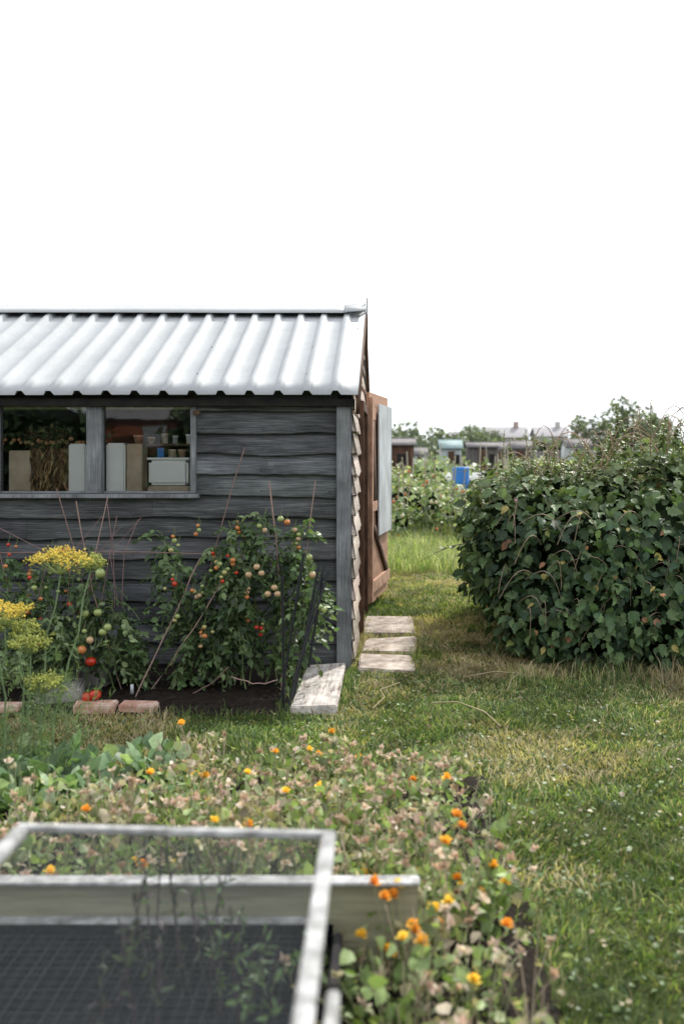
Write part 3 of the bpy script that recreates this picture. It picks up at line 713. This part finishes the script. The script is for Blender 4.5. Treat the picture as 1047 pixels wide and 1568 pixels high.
# ------------------------------------------------------------------ cold frame
cf=empty('cold_frame')
lid=empty('mesh_lid'); lid.parent=cf; lid.location=(-.123,2.2,.762); lid.rotation_euler=(0,math.radians(1.6),math.radians(.6))
Wd,Ln=.70,1.35
box('lid_rail_far',-Wd,0,-.026,0,-.014,.0,M['cfwood'],lid)
box('lid_rail_right',-.032,0,-Ln,-.028,-.022,.002,M['cfwood'],lid)
box('lid_rail_left',-Wd,-Wd+.032,-Ln,-.028,-.022,.002,M['cfwood'],lid)
box('lid_rail_near',-Wd+.035,-.037,-Ln,-Ln+.035,-.022,.0,M['cfwood'],lid)
mb=MB(); xs=np.arange(-Wd+.03,-.03,.0125)
for x in xs: mb.boxm(x-.0004,x+.0004,-Ln+.02,-.02,-.0115,-.0107,(.10,.11,.115))
for y in np.arange(-Ln+.03,-.02,.0125): mb.boxm(-Wd+.02,-.02,y-.0004,y+.0004,-.0105,-.0097,(.10,.11,.115))
mb.build('wire_mesh',M['attr'],lid)
box('upper_side_board',-.112,-.09,1.0,1.72,.52,.67,M['cfwood'],cf)
for i,(x,y) in enumerate(((-.16,1.05),(-.80,1.05))): box('lid_prop_%d'%(i+1),x-.012,x+.012,y-.012,y+.012,.25,.735,M['cfwood'],cf)
box('rear_board',-1.6,.076,2.89,2.91,.02,.345,M['beige'],cf)
box('rear_rail',-1.6,.08,2.86,2.92,.347,.356,M['cfwood'],cf)
box('rear_lower_rail',-1.6,-.20,2.84,2.885,.237,.253,M['cfwood'],cf)
box('shade_fill_rear',-1.6,-.168,2.825,2.838,.02,.25,M['shadefill'],cf,.001)  # dark sheet added so shade seems to begin below the rail
box('left_board',-1.62,-1.602,.9,2.9,.02,.34,M['beige'],cf)
box('right_board',-.165,-.14,.9,2.82,.02,.235,M['dark'],cf)
box('shade_fill_floor',-1.59,-.17,.9,2.82,.10,.11,M['shadefill'],cf,.002)  # dark sheet added to paint the shaded interior
mb=MB()
for x in np.arange(-1.58,-.18,.035): mb.boxm(x-.0006,x+.0006,.92,2.82,.226,.228,(.03,.035,.04))
for y in np.arange(.92,2.82,.035): mb.boxm(-1.58,-.18,y-.0006,y+.0006,.2285,.2305,(.03,.035,.04))
mb.build('lower_netting',M['attr'],cf)
pl=empty('seedling_plant'); L=MB(); S=MB()
for i in range(22):
    x=R.uniform(-.85,-.3); y=R.uniform(2.25,2.78); tip=np.array([x+R.normal(0,.06),y,R.uniform(.3,.62)])
    S.tube([(x,y,.1),(np.array([x,y,.1])+tip)/2+R.normal(0,.01,3),tip],.0025,(.06,.035,.045),3)
    n=16; t=rnd(n,.3,1)[:,None]; P=np.array([x,y,.1])*(1-t)+tip*t
    L.leaves(P,unit(n)+[0,0,.3],unit(n),rnd(n,.02,.045),pal(n,[(.05,.03,.04),(.05,.07,.04),(.07,.10,.05)] if x<-.5 else [(.07,.12,.05),(.1,.16,.07)]),NARROW)
L.build('leaves',M['leaf'],pl); S.build('stems',M['attr'],pl)

# ------------------------------------------------------------------ allotment beyond
mb=MB(); ck=MB()
Bk=[]
for i in range(60):
    y=R.uniform(16.8,22); x=R.uniform(-.4,2.9); p=600+1524*x/y
    lo=p>670
    Bk.append((x,y,.42 if lo else R.uniform(.35,.78),R.uniform(.2,.4),R.uniform(.3,.6),(R.uniform(.32,.48) if lo else R.uniform(.3,.55))))
blob_leaves(mb,Bk,170,.10,[(.17,.24,.11),(.26,.33,.17),(.12,.17,.08),(.36,.4,.24),(.44,.43,.31)],LEAF,.3,.5,lump=.4)
core(ck,Bk,.45)
vp=mb.build('vegetable_plants',M['leaf']); ck.build('plant_core',M['core'],vp)
mb=MB()
for b in Bk:
    for k in range(4):
        u=unit(1)[0]; u[1]=-abs(u[1]); mb.sph(np.array(b[:3])+u*np.array(b[3:])*1.03,.032,[org,(.6,.25,.12),(.65,.6,.45)][R.integers(0,3)],(1,1,1),7,5)
for i in range(30):
    x=R.uniform(-.3,2.6); y=R.uniform(17,20); mb.tube([(x,y,0),(x+R.normal(0,.08),y,R.uniform(1.0,1.5))],.012,(.4,.36,.28),4)
mb.build('distant_fruit_and_canes',M['flower'],vp)
mb=MB(); ck=MB(); Bk=[]
for i in range(150): 
    y=R.uniform(29,80); Bk.append((R.uniform(-6,.42*y+3),y,R.uniform(.15,.45),R.uniform(.6,1.5),R.uniform(.6,1.4),R.uniform(.4,1.0)))
blob_leaves(mb,Bk,20,.26,[(.24,.3,.17),(.33,.39,.23),(.18,.23,.13),(.42,.44,.3)],LEAF,.3,.8,lump=.3)  # lightened greens put haze into the leaf colour
core(ck,Bk,.8,(.05,.07,.04)); o=mb.build('allotment_hedge_rows',M['leaf']); ck.build('row_core',M['core'],o)

def barrel():
    e=MB(); pr=[(0,.0),(.23,.0),(.25,.04),(.25,.30),(.262,.32),(.262,.36),(.25,.38),(.25,.72),(.262,.74),(.262,.78),(.25,.80),(.25,1.12),(.235,1.16),(.2,1.17),(0,1.17)]
    k=24; v=[];f=[]
    for r,z in pr:
        for j in range(k): v.append((1.79+r*.88*math.cos(j*6.2832/k),26+r*.88*math.sin(j*6.2832/k),z))
    for i in range(len(pr)-1):
        for j in range(k):
            a=i*k+j;b=i*k+(j+1)%k; f+=[(a,b,a+k),(b,b+k,a+k)]
    e.add(v,f,(1,1,1)); return e.build('water_barrel',M['blue'],None,True)
barrel()
def small_shed(name,x0,x1,y0,y1,h,ridge,wall,roofm,door=True):
    e=empty(name); mb=MB(); n=int((x1-x0)/.14)+1
    for i in range(n):
        a=x0+(x1-x0)*i/n; b=x0+(x1-x0)*(i+1)/n-.012; g=R.uniform(.7,1.2)
        mb.boxm(a,b,y0-.02+R.uniform(0,.01),y0,0,h,(g,g,g))
    mb.boxm(x0,x1,y0+.002,y1,0,h-.002,(.5,.5,.5)); 
    v=[(x0,y0,h),(x0,y1,h),(x0,(y0+y1)/2,ridge),(x1,y0,h),(x1,y1,h),(x1,(y0+y1)/2,ridge)]
    mb.add(v,[(0,1,2),(3,5,4)],(.6,.6,.6)); mb.build('walls',wall,e)
    r=MB()
    for (ya,yb) in ((y0-.12,(y0+y1)/2),(y1+.12,(y0+y1)/2)):
        v=[(x0-.1,ya,h-.03),(x1+.1,ya,h-.03),(x1+.1,yb,ridge+.03),(x0-.1,yb,ridge+.03)]; r.add(v,[(0,1,2),(0,2,3)],(1,1,1))
    o=r.build('roof',roofm,e); s=o.modifiers.new('s','SOLIDIFY'); s.thickness=.04
    if door: box('door',x0+(x1-x0)*.35,x0+(x1-x0)*.65,y0-.06,y0-.024,.05,h*.9,M['brownpost'],e)
    box('window',x0+(x1-x0)*.72,x0+(x1-x0)*.9,y0-.06,y0-.024,h*.5,h*.8,M['dark'],e)
    return e
rf=surf('felt_roof',[(.3,(.12,.11,.11)),(.7,(.2,.19,.19))],s=4); lt=surf('pale_paint',[(.3,(.34,.38,.38)),(.7,(.45,.48,.48))],s=4)
teal=surf('teal_paint',[(.3,(.22,.31,.31)),(.7,(.3,.38,.38))],s=4); gw=surf('grey_shed_wood',[(.3,(.10,.09,.085)),(.7,(.2,.18,.165))],s=6,attr=True)
small_shed('allotment_shed',-1.4,.78,36,38,1.85,2.02,M['brownpost'],rf)
small_shed('allotment_shed',3.45,4.75,45,47,1.80,1.95,gw,rf)
small_shed('greenhouse',2.4,3.4,49,51,1.75,2.1,lt,teal)
small_shed('allotment_shed',8.6,10.4,74,76,1.8,2.3,gw,rf)
small_shed('allotment_shed',12.2,14,70,72,1.9,2.4,lt,rf)
small_shed('allotment_shed',6.2,7.2,62,64,1.7,2.1,gw,rf)
small_shed('allotment_shed',1.2,2.0,58,60,1.4,1.75,lt,rf)
mb=MB()
for i in range(70):
    x=6+i*.3; mb.boxm(x,x+.26,78,78.03,0,1.6+R.uniform(-.05,.05),np.array([1,1,1])*R.uniform(.9,1.5))
mb.build('panel_fence',gw)
mb=MB()
for i in range(60):
    y=R.uniform(24,60); x=R.uniform(.2,.3*y); z=R.uniform(1.3,1.9); mb.tube([(x,y,0),(x+R.normal(0,.1),y,z)],.02,(.42,.38,.32),4)
mb.build('bean_poles',M['attr'])
cl=empty('white_cloche')
for i in range(4): box('cloche_panel_%d'%(i+1),1.1+i*.5,1.55+i*.5,33,33.8,.5,.85,M['whitebox'],cl,.1)

def house(x,y,wd,h,rh,col):
    e=empty('brick_house'); box('walls',x,x+wd,y,y+8,0,h,col,e,0)
    r=MB(); v=[(x-.3,y-.4,h-.1),(x+wd+.3,y-.4,h-.1),(x+wd+.3,y+4,h+rh),(x-.3,y+4,h+rh),(x-.3,y+8.4,h-.1),(x+wd+.3,y+8.4,h-.1)]
    r.add(v,[(0,1,2),(0,2,3),(3,2,5),(3,5,4)],(1,1,1)); r.add([(x,y,h),(x,y+8,h),(x,y+4,h+rh-.2)],[(0,1,2)],(1,1,1)); r.add([(x+wd,y,h),(x+wd,y+8,h),(x+wd,y+4,h+rh-.2)],[(0,1,2)],(1,1,1))
    r.build('roof',M['farroof'],e)
    box('chimney',x+wd*.7,x+wd*.7+.9,y+3.5,y+4.5,h+rh-.6,h+rh+1,col,e,0)
    for i in range(3): box('window_%d'%(i+1),x+wd*(.12+.3*i),x+wd*(.12+.3*i)+1.3,y-.05,y+.02,h*.62,h*.62+1.1,lt,e,0)
fw2=surf('render_wall',[(.3,(.42,.39,.36)),(.7,(.52,.49,.46))],s=3)  # pale tone includes distance haze
for (x,y,wd,h,rh,c) in ((18,190,8,4.2,2.0,0),(27.5,190,6,4.4,1.8,1),(35,185,7,3.9,2.2,0),(45,185,8,3.8,2.0,1),(12,205,5,3.6,2.0,1),(60,190,10,4.0,2.2,0),(76,190,10,3.9,2.2,1)):
    house(x,y,wd,h,rh,fw2 if c else M['farwall'])
def tree(name,x,y,h,cr,cols,dens=14,ls=.38):
    e=empty(name); s=MB(); s.tube([(x,y,0),(x+.1,y,h*.3),(x,y,h*.6)],[.2,.15,.08],(.12,.09,.07),7)
    for k in range(6):
        a=k*1.05; s.tube([(x,y,h*.3),(x+math.cos(a)*cr*.35,y+math.sin(a)*cr*.35,h*.5),(x+math.cos(a)*cr*.7,y+math.sin(a)*cr*.7,h*.7)],[.09,.06,.03],(.12,.09,.07),5)
    s.build('trunk',M['attr'],e)
    bl=[]
    for k in range(13):
        u=unit(1)[0]; r=cr*R.uniform(.25,.45); bl.append((x+u[0]*cr*.7,y+u[1]*cr*.7,h*.62+u[2]*h*.28,r,r,r*.8))
    L=MB(); blob_leaves(L,bl,dens,ls,cols,LEAF,.2,.5,lump=.3); L.build('crown',M['leaf'],e)
fc=[(.15,.175,.13),(.19,.22,.16),(.115,.14,.105)]  # greyed, pale greens with distance haze mixed into the colour
for (x,y,h,cr) in ((1.5,75,3.6,1.8),(3.4,82,3.4,1.7),(5.8,100,4.0,2.0),(8.2,110,4.4,2.3),(10.5,125,4.5,2.6),(20.2,84,6.1,2.3),(17.0,86,4.9,1.9),(24,95,5.2,2.6),(29,110,5.4,3),(-3,90,5,3),(14.5,150,4.8,2.6),(1.0,110,4.2,2.4)):
    tree('distant_tree',x,y,h,cr,fc)
mb=MB(); Bk=[(R.uniform(-30,110),R.uniform(125,150),.9,R.uniform(2.5,5),2,R.uniform(1.2,2.5)) for i in range(80)]
blob_leaves(mb,Bk,3.2,.8,fc,LEAF,.2,.8); ck=MB(); core(ck,Bk,.85); o=mb.build('far_hedge',M['leaf']); ck.build('hedge_core',M['core'],o)

# ------------------------------------------------------------------ behind the viewpoint (seen in the window glass)
mb=MB(); Bk=[(x,-13+R.uniform(-1,1),1.3,1.7,1.2,R.uniform(1.6,2.4)) for x in np.arange(-22,6,1.6) if not(-9<x<-4.6)]  # hedge added out of view to cover the sky's reflection in the panes
Bk+=[(x,-11.5,.7,1.2,.8,1.0) for x in (-8.5,-7.5,-6.5,-5.5,-4.6)]
blob_leaves(mb,Bk,35,.22,gre,LEAF,.4,.8); ck=MB(); core(ck,Bk,.9); o=mb.build('reflection_block_hedge',M['leaf']); ck.build('hedge_core',M['core'],o)
e=empty('brick_outbuilding'); rb=surf('red_brick',[(.3,(.26,.09,.05)),(.7,(.38,.15,.09))],s=9)
box('walls',-8.0,-5.6,-16,-13,0,2.5,rb,e,0)
r=MB(); v=[(-8.2,-12.8,2.45),(-5.4,-12.8,2.45),(-5.4,-14.5,3.5),(-8.2,-14.5,3.5),(-8.2,-16.2,2.45),(-5.4,-16.2,2.45)]
r.add(v,[(0,1,2),(0,2,3),(3,2,5),(3,5,4)],(1,1,1)); r.build('roof',M['farroof'],e)
box('window_frame',-6.9,-6.2,-13.02,-12.97,1.75,2.3,lt,e,0); box('window_light',-6.8,-6.3,-13.04,-13.021,1.8,2.25,M['dark'],e,0)
box('door',-7.7,-7.1,-13.02,-12.97,0,2.0,M['brownpost'],e,0)
print('verts total', sum(len(o.data.vertices) for o in scene.objects if o.type=='MESH'))
